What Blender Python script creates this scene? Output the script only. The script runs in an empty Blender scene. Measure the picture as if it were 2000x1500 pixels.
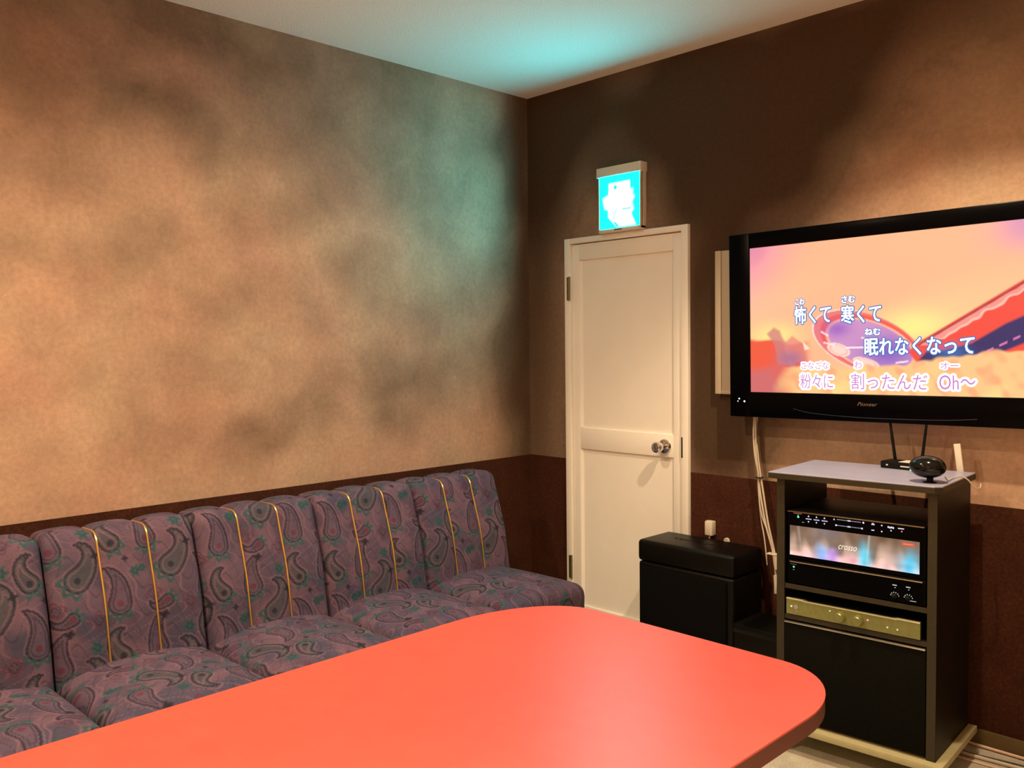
import bpy, bmesh, math, random
import numpy as np
from mathutils import Matrix, Vector

sc = bpy.context.scene
COL = sc.collection

# ------------------------------------------------------------------ camera
F_PX, YAW, PITCH, ROLL = 1703.607, 0.793136, 0.0430049, -0.0110138
cam_d = bpy.data.cameras.new('camera')
cam = bpy.data.objects.new('camera', cam_d)
COL.objects.link(cam)
fw = Vector((-math.sin(YAW) * math.cos(PITCH), math.cos(YAW) * math.cos(PITCH), -math.sin(PITCH)))
rt = Vector((math.cos(YAW), math.sin(YAW), 0))
up = rt.cross(fw)
c_, s_ = math.cos(ROLL), math.sin(ROLL)
rt, up = c_ * rt + s_ * up, -s_ * rt + c_ * up
M = Matrix((rt, up, -fw)).transposed().to_4x4()
M.translation = Vector((3.07357, -3.15333, 1.369532))
cam.matrix_world = M
cam_d.sensor_fit = 'HORIZONTAL'
cam_d.sensor_width = 36.0
cam_d.lens = F_PX / 2000 * 36.0
cam_d.clip_start = 0.02
sc.camera = cam

# ------------------------------------------------------------------ world + exposure
w = bpy.data.worlds.new('world')
w.use_nodes = True
w.node_tree.nodes['Background'].inputs[0].default_value = (0.0, 0.0, 0.0, 1)
w.node_tree.nodes['Background'].inputs[1].default_value = 0.0
sc.world = w
sc.view_settings.view_transform = 'Standard'
sc.view_settings.look = 'None'
sc.view_settings.gamma = 1.0
sc.view_settings.exposure = 0.0
try:
    sc.view_settings.use_curve_mapping = False
except Exception:
    pass
sc.cycles.max_bounces = 10
sc.cycles.diffuse_bounces = 6
sc.cycles.use_denoising = True

# ceiling downlights, the last two added as unseen fill (x, y, watts, cone degrees)
WARM = (1.0, 0.73, 0.46)
LAMPS = [
    (1.00, -1.80, 122, 156, 1.0),
    (2.15, -0.85, 140, 116, 0.45),
    (0.95, -3.30, 225, 156, 1.0),
    (3.55, -2.60, 430, 92, 0.6),  # this and the next: added to bounce light onto the ceiling
    (3.10, -3.90, 400, 104, 0.6),
]
HC = 2.6
SIGN_STRENGTH = 66.0


# ------------------------------------------------------------------ helpers
def lin(r, g=None, b=None):
    if g is None:
        r, g, b = r
    f = lambda c: (c / 255) / 12.92 if c / 255 <= 0.04045 else ((c / 255 + 0.055) / 1.055) ** 2.4
    return (f(r), f(g), f(b))


def tag(o, label=None, cat=None, group=None, kind=None):
    if label: o['label'] = label
    if cat: o['category'] = cat
    if group: o['group'] = group
    if kind: o['kind'] = kind
    return o


def thing(name, label, cat, loc=(0, 0, 0), rot=(0, 0, 0), group=None):
    o = bpy.data.objects.new(name, None)
    COL.objects.link(o)
    o.location = loc
    o.rotation_euler = rot
    o.empty_display_size = 0.05
    return tag(o, label, cat, group)


class MB:
    def __init__(s):
        s.v = []; s.f = []; s.m = []; s.c = []

    def add(s, v, f, mi=0, col=None):
        o = len(s.v)
        s.v += [tuple(p) for p in v]
        s.f += [tuple(i + o for i in q) for q in f]
        s.m += [mi] * len(f)
        if col is None:
            col = (1, 1, 1)
        if hasattr(col, '__len__') and len(col) == len(v) and hasattr(col[0], '__len__'):
            s.c += [tuple(c) for c in col]
        else:
            s.c += [tuple(col)] * len(v)
        return s

    def bm(s, bm, mi=0, M=None, col=None):
        if M is not None: bm.transform(M)
        bm.verts.index_update()
        s.add([tuple(v.co) for v in bm.verts], [[v.index for v in f.verts] for f in bm.faces], mi, col)
        bm.free()
        return s

    def box(s, x0, y0, z0, x1, y1, z1, bev=0.0, seg=2, mi=0, col=None, M=None):
        b = bmesh.new()
        bmesh.ops.create_cube(b, size=1)
        for v in b.verts:
            v.co = Vector(((x0 + x1) / 2 + v.co.x * (x1 - x0), (y0 + y1) / 2 + v.co.y * (y1 - y0),
                           (z0 + z1) / 2 + v.co.z * (z1 - z0)))
        if bev > 0:
            bmesh.ops.bevel(b, geom=list(b.edges), offset=bev, segments=seg, profile=0.5, affect='EDGES')
        return s.bm(b, mi, M, col)

    def cyl(s, p0, p1, r0, r1=None, n=24, mi=0, caps=True, col=None):
        if r1 is None: r1 = r0
        p0 = Vector(p0); p1 = Vector(p1)
        d = (p1 - p0).normalized()
        a = d.orthogonal().normalized(); b = d.cross(a)
        v = []
        for p, r in ((p0, r0), (p1, r1)):
            for k in range(n):
                t = 2 * math.pi * k / n
                v.append(p + a * (r * math.cos(t)) + b * (r * math.sin(t)))
        f = [(k, (k + 1) % n, n + (k + 1) % n, n + k) for k in range(n)]
        if caps: f += [tuple(range(n - 1, -1, -1)), tuple(range(n, 2 * n))]
        return s.add(v, f, mi, col)

    def lathe(s, prof, p0, axis, n=32, mi=0, col=None):
        p0 = Vector(p0); d = Vector(axis).normalized()
        a = d.orthogonal().normalized(); b = d.cross(a)
        v = []
        for r, h in prof:
            for k in range(n):
                t = 2 * math.pi * k / n
                v.append(p0 + d * h + a * (r * math.cos(t)) + b * (r * math.sin(t)))
        f = []
        for j in range(len(prof) - 1):
            for k in range(n):
                f.append((j * n + k, j * n + (k + 1) % n, (j + 1) * n + (k + 1) % n, (j + 1) * n + k))
        f.append(tuple(range(n - 1, -1, -1)))
        f.append(tuple(range((len(prof) - 1) * n, len(prof) * n)))
        return s.add(v, f, mi, col)

    def tube(s, pts, r, n=8, sub=6, mi=0, col=None, smooth=True):
        P = [Vector(p) for p in pts]
        if smooth and len(P) > 2:
            Q = [P[0] * 2 - P[1]] + P + [P[-1] * 2 - P[-2]]
            R = []
            for i in range(1, len(Q) - 2):
                for k in range(sub):
                    t = k / sub
                    a, b, c, d = Q[i - 1], Q[i], Q[i + 1], Q[i + 2]
                    R.append(0.5 * ((2 * b) + (c - a) * t + (2 * a - 5 * b + 4 * c - d) * t * t
                                    + (3 * b - a - 3 * c + d) * t ** 3))
            R.append(P[-1]); P = R
        v = []; f = []
        up0 = None
        for i, p in enumerate(P):
            d = (P[min(i + 1, len(P) - 1)] - P[max(i - 1, 0)]).normalized()
            if up0 is None: a = d.orthogonal().normalized()
            else: a = (up0 - d * up0.dot(d)).normalized()
            up0 = a; b = d.cross(a)
            rr = r[0] + (r[1] - r[0]) * i / (len(P) - 1) if isinstance(r, tuple) else r
            for k in range(n):
                t = 2 * math.pi * k / n
                v.append(p + a * (rr * math.cos(t)) + b * (rr * math.sin(t)))
        for i in range(len(P) - 1):
            for k in range(n):
                f.append((i * n + k, i * n + (k + 1) % n, (i + 1) * n + (k + 1) % n, (i + 1) * n + k))
        f.append(tuple(range(n - 1, -1, -1)))
        f.append(tuple(range((len(P) - 1) * n, len(P) * n)))
        return s.add(v, f, mi, col)

    def prism(s, poly, z0, z1, bev=0.0, seg=2, mi=0, M=None):
        b = bmesh.new()
        lo = [b.verts.new((x, y, z0)) for x, y in poly]
        hi = [b.verts.new((x, y, z1)) for x, y in poly]
        n = len(poly)
        f0 = b.faces.new(lo[::-1]); f1 = b.faces.new(hi)
        for i in range(n):
            b.faces.new((lo[i], lo[(i + 1) % n], hi[(i + 1) % n], hi[i]))
        if bev > 0:
            es = list(set(list(f0.edges) + list(f1.edges)))
            bmesh.ops.bevel(b, geom=es, offset=bev, segments=seg, profile=0.5, affect='EDGES')
        return s.bm(b, mi, M)

    def ellipsoid(s, c, r, nu=32, nv=20, mi=0, col=None):
        b = bmesh.new()
        bmesh.ops.create_uvsphere(b, u_segments=nu, v_segments=nv, radius=1)
        return s.bm(b, mi, Matrix.Translation(c) @ Matrix.Diagonal((r[0], r[1], r[2], 1)), col)

    def build(s, name, mats, parent=None, loc=None, rot=None, smooth=True, angle=0.6, colors=False):
        me = bpy.data.meshes.new(name)
        me.from_pydata(s.v, [], s.f)
        if not isinstance(mats, (list, tuple)): mats = [mats]
        for m in mats: me.materials.append(m)
        me.polygons.foreach_set('material_index', s.m)
        if smooth:
            me.polygons.foreach_set('use_smooth', [True] * len(s.f))
        if colors:
            at = me.color_attributes.new('Col', 'FLOAT_COLOR', 'POINT')
            a = np.ones((len(s.v), 4), dtype=np.float32)
            a[:, :3] = np.array(s.c, dtype=np.float32)[:, :3]
            at.data.foreach_set('color', a.ravel())
        me.update()
        if smooth: me.set_sharp_from_angle(angle=angle)
        bmx = bmesh.new(); bmx.from_mesh(me)
        bmesh.ops.recalc_face_normals(bmx, faces=list(bmx.faces))
        bmx.to_mesh(me); bmx.free()
        o = bpy.data.objects.new(name, me)
        COL.objects.link(o)
        if parent is not None: o.parent = parent
        if loc is not None: o.location = loc
        if rot is not None: o.rotation_euler = rot
        return o


def text_mesh(body, offset=0.0, res=3, shear=0.0):
    cu = bpy.data.curves.new('lettering', 'FONT')
    cu.body = body
    cu.offset = offset
    cu.resolution_u = res
    cu.shear = shear
    ob = bpy.data.objects.new('lettering', cu)
    COL.objects.link(ob)
    dg = bpy.context.evaluated_depsgraph_get()
    me = bpy.data.meshes.new_from_object(ob.evaluated_get(dg))
    v = np.array([tuple(x.co) for x in me.vertices]) if len(me.vertices) else np.zeros((0, 3))
    f = [tuple(p.vertices) for p in me.polygons]
    bpy.data.objects.remove(ob); bpy.data.curves.remove(cu); bpy.data.meshes.remove(me)
    return v, f


def add_text(mb, body, box, place, offset=0.0, mi=0, col=(1, 1, 1), shear=0.0, ref=None):
    """fits the lettering into box (u0,v0,u1,v1); place(u,v)->3D point"""
    v, f = text_mesh(body, offset, shear=shear)
    if not len(v): return
    rv = v if ref is None else ref
    mn = rv[:, :2].min(0); mx = rv[:, :2].max(0)
    u0, v0, u1, v1 = box
    sx = (u1 - u0) / (mx[0] - mn[0]); sy = (v1 - v0) / (mx[1] - mn[1])
    P = [place(u0 + (p[0] - mn[0]) * sx, v0 + (p[1] - mn[1]) * sy) for p in v]
    mb.add(P, f, mi, col)


# ------------------------------------------------------------------ materials
def new_mat(name):
    m = bpy.data.materials.new(name)
    m.use_nodes = True
    nt = m.node_tree
    return m, nt, nt.nodes['Principled BSDF']


def N(nt, typ, **kw):
    n = nt.nodes.new(typ)
    for k, v in kw.items():
        if k in n.inputs: n.inputs[k].default_value = v
        else: setattr(n, k, v)
    return n


def noise(nt, scale, detail=4, rough=0.55, vec=None, dist=0.0):
    n = nt.nodes.new('ShaderNodeTexNoise')
    n.inputs['Scale'].default_value = scale
    n.inputs['Detail'].default_value = detail
    n.inputs['Roughness'].default_value = rough
    n.inputs['Distortion'].default_value = dist
    if vec is None:
        vec = N(nt, 'ShaderNodeTexCoord').outputs['Object']
    nt.links.new(vec, n.inputs['Vector'])
    return n.outputs['Fac']


def ramp(nt, fac, stops):
    r = nt.nodes.new('ShaderNodeValToRGB')
    e = r.color_ramp.elements
    while len(e) < len(stops): e.new(0.5)
    for i, (p, c) in enumerate(stops):
        e[i].position = p
        e[i].color = (c[0], c[1], c[2], 1)
    nt.links.new(fac, r.inputs['Fac'])
    return r.outputs['Color']


def mixc(nt, fac, a, b, mode='MIX'):
    m = nt.nodes.new('ShaderNodeMix')
    m.data_type = 'RGBA'; m.blend_type = mode
    for sock, val in ((m.inputs[0], fac), (m.inputs[6], a), (m.inputs[7], b)):
        if hasattr(val, 'links') or hasattr(val, 'is_linked'): nt.links.new(val, sock)
        elif isinstance(val, (int, float)): sock.default_value = val
        else: sock.default_value = (val[0], val[1], val[2], 1)
    return m.outputs[2]


def mathn(nt, op, a, b=None, clamp=False):
    m = nt.nodes.new('ShaderNodeMath'); m.operation = op; m.use_clamp = clamp
    for i, val in enumerate((a, b)):
        if val is None: continue
        if isinstance(val, (int, float)): m.inputs[i].default_value = val
        else: nt.links.new(val, m.inputs[i])
    return m.outputs[0]


def bump(nt, bs, h, strength=0.3, dist=0.002):
    b = nt.nodes.new('ShaderNodeBump')
    b.inputs['Strength'].default_value = strength
    b.inputs['Distance'].default_value = dist
    nt.links.new(h, b.inputs['Height'])
    nt.links.new(b.outputs['Normal'], bs.inputs['Normal'])


def simple(name, col, rough=0.5, metal=0.0, var=0.08, vscale=30, bmp=0.0, bscale=300, spec=0.5, coat=0.0):
    m, nt, bs = new_mat(name)
    f = noise(nt, vscale, 5, 0.6)
    c0 = tuple(c * (1 - var) for c in col); c1 = tuple(min(1, c * (1 + var)) for c in col)
    nt.links.new(ramp(nt, f, [(0.3, c0), (0.7, c1)]), bs.inputs['Base Color'])
    bs.inputs['Roughness'].default_value = rough
    bs.inputs['Metallic'].default_value = metal
    bs.inputs['Specular IOR Level'].default_value = spec
    bs.inputs['Coat Weight'].default_value = coat
    if bmp > 0:
        bump(nt, bs, noise(nt, bscale, 3, 0.6), bmp, 0.001)
    return m


def emissive(name, strength, base=(0.02, 0.02, 0.02), rough=0.25):
    """emission colour read from the picture the panel itself shows (mesh colours)"""
    m, nt, bs = new_mat(name)
    a = N(nt, 'ShaderNodeVertexColor', layer_name='Col')
    nt.links.new(a.outputs['Color'], bs.inputs['Emission Color'])
    bs.inputs['Emission Strength'].default_value = strength
    bs.inputs['Base Color'].default_value = (*base, 1)
    bs.inputs['Roughness'].default_value = rough
    return m


# wallpaper, upper zone: tan ground with smoky olive brown clouds
def wallpaper(name, ground, cloud, amount_attr):
    m, nt, bs = new_mat(name)
    fine = noise(nt, 55, 6, 0.72)
    mid = noise(nt, 5.5, 6, 0.62, dist=0.4)
    low = noise(nt, 1.7, 4, 0.55, dist=0.3)
    if amount_attr:
        at = N(nt, 'ShaderNodeAttribute', attribute_name='clouds_shade').outputs['Fac']
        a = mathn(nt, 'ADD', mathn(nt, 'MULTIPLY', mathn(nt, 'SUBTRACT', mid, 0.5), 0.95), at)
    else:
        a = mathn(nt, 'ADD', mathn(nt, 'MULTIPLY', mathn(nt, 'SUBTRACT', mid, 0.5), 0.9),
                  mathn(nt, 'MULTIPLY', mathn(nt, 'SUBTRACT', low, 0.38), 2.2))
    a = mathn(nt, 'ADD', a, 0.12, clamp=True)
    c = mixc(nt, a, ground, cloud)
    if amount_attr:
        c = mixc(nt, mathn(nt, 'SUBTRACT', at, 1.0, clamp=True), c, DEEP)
    # rosy and ochre drifts in the ground
    hue = noise(nt, 2.6, 3, 0.5)
    c = mixc(nt, 1.0, c, ramp(nt, hue, [(0.35, (1.06, 0.97, 0.92)), (0.65, (0.97, 1.02, 0.96))]), 'MULTIPLY')
    c = mixc(nt, 1.0, c, ramp(nt, fine, [(0.3, (0.84, 0.84, 0.84)), (0.7, (1.12, 1.12, 1.12))]), 'MULTIPLY')
    nt.links.new(c, bs.inputs['Base Color'])
    bs.inputs['Roughness'].default_value = 0.85
    bs.inputs['Specular IOR Level'].default_value = 0.2
    bump(nt, bs, noise(nt, 160, 4, 0.7), 0.25, 0.001)
    return m


def dado_mat():
    m, nt, bs = new_mat('dado wallpaper')
    f = noise(nt, 90, 6, 0.75)
    g = noise(nt, 9, 4, 0.6)
    c = ramp(nt, f, [(0.28, (0.022, 0.006, 0.003)), (0.55, (0.058, 0.017, 0.007)), (0.75, (0.11, 0.038, 0.014))])
    c = mixc(nt, 1.0, c, ramp(nt, g, [(0.3, (0.8, 0.75, 0.7)), (0.7, (1.2, 1.2, 1.1))]), 'MULTIPLY')
    nt.links.new(c, bs.inputs['Base Color'])
    bs.inputs['Roughness'].default_value = 0.8
    bs.inputs['Specular IOR Level'].default_value = 0.2
    bump(nt, bs, f, 0.3, 0.001)
    return m


GROUND = (0.53, 0.35, 0.255)
CLOUD = (0.20, 0.135, 0.095)
DEEP = (0.045, 0.022, 0.010)  # darkest print, and the shade painted at corner and ceiling
M_WALL_L = wallpaper('smoky wallpaper', GROUND, CLOUD, True)
M_WALL_R = wallpaper('smoky wallpaper plain', (0.72, 0.58, 0.48), (0.16, 0.105, 0.08), False)
M_DADO = dado_mat()


def ceiling_mat():
    m, nt, bs = new_mat('rough plaster')
    f = noise(nt, 120, 6, 0.7)
    nt.links.new(ramp(nt, f, [(0.3, (0.84, 0.81, 0.76)), (0.7, (0.97, 0.94, 0.89))]), bs.inputs['Base Color'])
    bs.inputs['Roughness'].default_value = 0.95
    bump(nt, bs, f, 0.8, 0.006)
    return m


def carpet_mat():
    m, nt, bs = new_mat('speckled carpet')
    f = noise(nt, 220, 5, 0.8)
    g = noise(nt, 12, 3, 0.6)
    c = ramp(nt, f, [(0.30, (0.30, 0.26, 0.19)), (0.5, (0.62, 0.58, 0.47)), (0.72, (0.84, 0.80, 0.68))])
    c = mixc(nt, 1.0, c, ramp(nt, g, [(0.3, (0.85, 0.85, 0.85)), (0.7, (1.1, 1.1, 1.1))]), 'MULTIPLY')
    nt.links.new(c, bs.inputs['Base Color'])
    bs.inputs['Roughness'].default_value = 0.95
    bump(nt, bs, f, 0.8, 0.004)
    return m


def fabric_mat():
    m, nt, bs = new_mat('paisley upholstery')
    a = N(nt, 'ShaderNodeVertexColor', layer_name='Col').outputs['Color']
    f = noise(nt, 420, 3, 0.7)
    g = noise(nt, 26, 4, 0.6)
    c = mixc(nt, 1.0, a, ramp(nt, f, [(0.3, (0.86, 0.86, 0.86)), (0.7, (1.14, 1.14, 1.14))]), 'MULTIPLY')
    c = mixc(nt, 1.0, c, ramp(nt, g, [(0.3, (0.88, 0.88, 0.90)), (0.7, (1.1, 1.08, 1.08))]), 'MULTIPLY')
    nt.links.new(c, bs.inputs['Base Color'])
    bs.inputs['Roughness'].default_value = 0.9
    bs.inputs['Specular IOR Level'].default_value = 0.25
    bump(nt, bs, f, 0.35, 0.001)
    return m


def laminate_mat():
    m, nt, bs = new_mat('coral laminate')
    f = noise(nt, 14, 5, 0.6)
    tc = N(nt, 'ShaderNodeTexCoord').outputs['Object']
    mp = N(nt, 'ShaderNodeMapping')
    mp.inputs['Scale'].default_value = (3, 160, 3)
    nt.links.new(tc, mp.inputs['Vector'])
    g = noise(nt, 1.0, 3, 0.6, vec=mp.outputs[0])
    c = ramp(nt, f, [(0.3, (0.53, 0.072, 0.050)), (0.7, (0.56, 0.080, 0.056))])
    c = mixc(nt, 1.0, c, ramp(nt, g, [(0.3, (0.96, 0.96, 0.96)), (0.7, (1.03, 1.03, 1.03))]), 'MULTIPLY')
    nt.links.new(c, bs.inputs['Base Color'])
    bs.inputs['Roughness'].default_value = 0.42
    bs.inputs['Specular IOR Level'].default_value = 0.5
    return m


M_CEIL = ceiling_mat()
M_CARPET = carpet_mat()
M_FABRIC = fabric_mat()
M_LAM = laminate_mat()
M_LAMEDGE = simple('dark red table edge', (0.10, 0.016, 0.007), 0.45)
M_TLEG = simple('dark brown metal', (0.05, 0.028, 0.015), 0.5)
M_WHITE = simple('white painted wood', (0.90, 0.87, 0.80), 0.5, var=0.02, vscale=6)
M_CHROME = simple('polished chrome', (0.75, 0.74, 0.72), 0.12, 1.0, var=0.02)
M_HINGE = simple('aged brass hinge', (0.25, 0.20, 0.12), 0.45, 0.8)
M_DARK = simple('dark steel', (0.05, 0.045, 0.04), 0.5, 0.6)
M_GOLD = simple('gold piping', (0.90, 0.58, 0.18), 0.28, 0.85, var=0.05)
M_BLKFAB = simple('black base cloth', (0.012, 0.011, 0.012), 0.95, bmp=0.3)
M_BLACK = simple('black textured vinyl', (0.0035, 0.003, 0.0022), 0.40, bmp=0.2, bscale=500, spec=.16)
M_GRILLE = simple('speaker grille cloth', (0.0018, 0.0016, 0.0014), 0.9, bmp=0.6, bscale=700, spec=.1)
M_BEZEL = simple('glossy black bezel', (0.001, 0.001, 0.0015), 0.28, var=0.02, spec=.05)
M_MATBLK = simple('matt black plastic', (0.005, 0.005, 0.0055), 0.5, var=0.05, spec=.15)
M_GLOSSBLK = simple('gloss black plastic', (0.004, 0.005, 0.004), 0.12, var=0.03, spec=.35)
M_SILVER = simple('silver trim', (0.62, 0.60, 0.55), 0.25, 1.0, var=0.02)
M_CAB = simple('dark laminate', (0.009, 0.007, 0.004), 0.45, var=0.2, vscale=12, spec=.2)
M_CABTOP = simple('satin grey top', (0.34, 0.36, 0.52), 0.36, var=0.08, vscale=12)
M_CABEDGE = simple('olive edge banding', (0.028, 0.022, 0.008), 0.5, var=0.15)
M_CABDOOR = simple('black pinboard door', (0.0035, 0.0036, 0.002), 0.85, bmp=0.5, bscale=350, var=0.3, vscale=80, spec=.1)
M_BASE = simple('pale olive base board', (0.46, 0.43, 0.24), 0.5, var=0.06)
M_CHAMP = simple('champagne brushed metal', (0.34, 0.35, 0.14), 0.38, 0.7, var=0.08, vscale=60)
M_CHAMPTOP = simple('pale champagne lip', (0.85, 0.80, 0.52), 0.3, 0.5)
M_IVORY = simple('ivory plastic', (0.72, 0.66, 0.54), 0.5, var=0.03)
M_BOARD = simple('cream panel', (0.50, 0.43, 0.32), 0.6, var=0.04, vscale=5)
M_CABLE = simple('off white cable', (0.62, 0.55, 0.44), 0.5, var=0.05)
M_PCABLE = simple('pink beige cable', (0.80, 0.58, 0.46), 0.5, var=0.05)
M_BCABLE = simple('black cable', (0.012, 0.012, 0.012), 0.5)
M_SKIRT = simple('brown vinyl skirting', (0.13, 0.09, 0.035), 0.5, var=0.08)
M_CASTER = simple('translucent green caster', (0.25, 0.30, 0.16), 0.2, var=0.2)
M_LABEL = simple('white sticker', (0.75, 0.72, 0.62), 0.6, var=0.02)
M_MARK = simple('dark print', (0.05, 0.05, 0.05), 0.6)
M_EMIT = emissive('lit panel colours', 1.06)
M_SIGN = emissive('lit sign panel', SIGN_STRENGTH)
M_LED = emissive('indicator light', 2.5)

# ------------------------------------------------------------------ room
X1, Y0 = 4.4, -4.4          # far extents of the room behind the camera
DZ = 0.823                   # dado height


def struct(o):
    o['kind'] = 'structure'
    return o


mb = MB(); mb.box(-0.1, Y0 - 0.1, -0.05, X1 + 0.1, 0.1, 0.0)
struct(mb.build('floor', M_CARPET, smooth=False))
mb = MB(); mb.box(-0.1, Y0 - 0.1, HC, X1 + 0.1, 0.1, HC + 0.05)
struct(mb.build('ceiling', M_CEIL, smooth=False))

# left wall: grid carrying printed clouds plus shade painted at corner and ceiling
blobs = [  # y, z, sigma along y, sigma along z, angle, strength
    (-1.90, 2.24, .17, .07, -.3, .75), (-1.74, 2.13, .10, .07, -.9, .6), (-1.61, 2.02, .10, .05, -.9, .45),
    (-2.28, 1.66, .13, .09, .2, .65), (-1.97, 1.66, .13, .09, .5, .65), (-1.68, 1.52, .10, .12, -.4, .50),
    (-1.52, 1.72, .07, .10, -.5, .25), (-1.36, 1.90, .20, .06, .45, .60), (-1.30, 2.12, .13, .08, .3, .35),
    (-1.60, 1.86, .06, .05, 0, .45), (-1.36, 1.62, .12, .08, -.6, .45), (-1.03, 1.66, .10, .09, .2, .60),
    (-0.95, 2.14, .16, .09, .4, .55), (-0.66, 2.06, .14, .08, .3, .65), (-0.57, 1.90, .09, .09, 0, .45),
    (-0.44, 1.62, .10, .09, 0, .65), (-0.68, 1.50, .12, .08, -.5, .50), (-0.85, 1.22, .14, .11, .1, .95),
    (-0.86, 1.07, .08, .07, 0, .55), (-0.55, 1.23, .14, .08, .5, .70), (-1.38, 1.11, .20, .05, .55, .75),
    (-1.55, 1.02, .10, .06, .3, .60), (-1.30, 1.28, .10, .07, .3, .35), (-1.80, 1.26, .16, .09, .2, .65),
    (-1.86, 1.02, .12, .08, -.2, .65), (-2.25, 1.22, .14, .07, .5, .55), (-2.45, 1.32, .12, .12, .2, .45),
    (-2.20, 1.45, .10, .05, .2, .25), (-1.83, 1.48, .20, .04, -.2, .25), (-1.70, 2.50, .24, .07, 0, .85),
    (-2.30, 2.40, .15, .15, 0, .55), (-1.15, 2.35, .20, .12, .2, .55), (-0.75, 2.40, .14, .14, 0, .55),
    (-2.33, 1.95, .12, .07, 0, .45), (-2.10, 2.03, .10, .08, 0, .30), (-0.20, 1.35, .10, .20, 0, .55),
    (-0.35, 2.30, .12, .14, 0, .45), (-2.08, 2.20, .20, .16, .2, .50), (-1.90, 1.76, .15, .12, .3, .55),
    (-2.35, 2.10, .15, .20, 0, .40), (-1.45, 2.30, .25, .14, .2, .35), (-1.55, 1.60, .12, .09, -.4, .30),
]
ny, nz = 150, 62
ys = np.linspace(0, Y0, ny); zs = np.linspace(DZ, HC, nz)
YY, ZZ = np.meshgrid(ys, zs, indexing='ij')
rng = np.random.RandomState(5)


def wob(a, b, sc_, seed):
    r = np.random.RandomState(seed); o = np.zeros_like(a)
    for k in range(7):
        fx, fy = r.normal(0, sc_, 2); o += np.sin(a * fx + b * fy + r.uniform(0, 6.28)) / 7 ** .5
    return o


sstep0 = lambda a, b, x: (lambda t: t * t * (3 - 2 * t))(np.clip((x - a) / (b - a), 0, 1))
WY = YY + .045 * wob(YY, ZZ, 11, 1); WZ = ZZ + .045 * wob(YY, ZZ, 11, 2)
cl = np.zeros_like(YY)
for by, bz, sy, sz, an, st in blobs:
    dy, dz = WY - by, WZ - bz
    ca, sa = math.cos(an), math.sin(an)
    a = (dy * ca + dz * sa) / sy; b = (-dy * sa + dz * ca) / sz
    cl = np.maximum(cl, 0) + st * .66 * np.exp(-.5 * (a * a + b * b)) * (1 - .45 * np.clip(cl, 0, 1))
cl = cl + 1.5 * np.exp(-.5 * ((WY + .02) / .12) ** 2) + .5 * sstep0(2.3, 2.6, ZZ + .05 * wob(YY, ZZ, 6, 8)) * sstep0(-.2, -.9, -YY * -1)  # shade painted into the tone along the corner and below the ceiling
far = (YY < -2.5)
cl = np.where(far, .3 + .3 * wob(YY, ZZ, 5, 9), cl)
verts = [(0, float(y), float(z)) for y, z in zip(YY.ravel(), ZZ.ravel())]
faces = [(i * nz + j, (i + 1) * nz + j, (i + 1) * nz + j + 1, i * nz + j + 1) for i in range(ny - 1) for j in range(nz - 1)]
nv = len(verts)
mb = MB(); mb.add(verts, faces, 0)
mb.add([(0, 0, 0), (0, Y0, 0), (0, Y0, DZ), (0, 0, DZ)], [(0, 1, 2, 3)], 1)
mb.box(-0.1, Y0, 0, -0.001, 0.1, HC, mi=1)
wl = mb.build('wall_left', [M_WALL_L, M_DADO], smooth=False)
at = wl.data.attributes.new('clouds_shade', 'FLOAT', 'POINT')
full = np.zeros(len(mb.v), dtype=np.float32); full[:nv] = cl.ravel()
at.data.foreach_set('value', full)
struct(wl)

# far wall with the doorway
DX0, DX1, DTOP = 0.262, 0.951, 1.872
mb = MB()
cb_blobs = [(0.05, 1.7, .20, 2.0, 1.5), (0.45, 2.45, .55, .28, 1.5), (1.15, 2.30, .35, .28, 1.3), (1.08, 1.5, .20, .50, 1.5),  # cloud print round the door, and shade painted below the ceiling
            (1.50, 2.35, .30, .20, 1.1), (1.95, 2.55, .40, .14, 1.3), (1.40, 1.95, .10, .10, .5), (1.12, 0.98, .20, .18, .9),
            (1.30, 2.05, .14, .12, .7), (2.6, 2.3, .3, .2, .6), (3.6, 1.6, .4, .4, .6), (1.60, 2.20, .14, .08, .5), (1.06, 1.30, .12, .40, .7)]
cvals = []


def back_zone(x0, x1, z0, z1):
    nx_, nz_ = max(2, int((x1 - x0) / .035)), max(2, int((z1 - z0) / .035))
    xs_ = np.linspace(x0, x1, nx_); zz_ = np.linspace(z0, z1, nz_)
    A, B = np.meshgrid(xs_, zz_, indexing='ij')
    WA, WB_ = A + .04 * wob(A, B, 11, 41), B + .04 * wob(A, B, 11, 42)
    c = np.zeros_like(A)
    for bx_, bz_, s1, s2, st_ in cb_blobs:
        c = c + st_ * np.exp(-.5 * (((WA - bx_) / s1) ** 2 + ((WB_ - bz_) / s2) ** 2))
    f = [(i * nz_ + j, (i + 1) * nz_ + j, (i + 1) * nz_ + j + 1, i * nz_ + j + 1) for i in range(nx_ - 1) for j in range(nz_ - 1)]
    mb.add([(float(p), 0, float(q)) for p, q in zip(A.ravel(), B.ravel())], f, 0)
    cvals.extend(np.minimum(c, 1.85).ravel().tolist())


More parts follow.
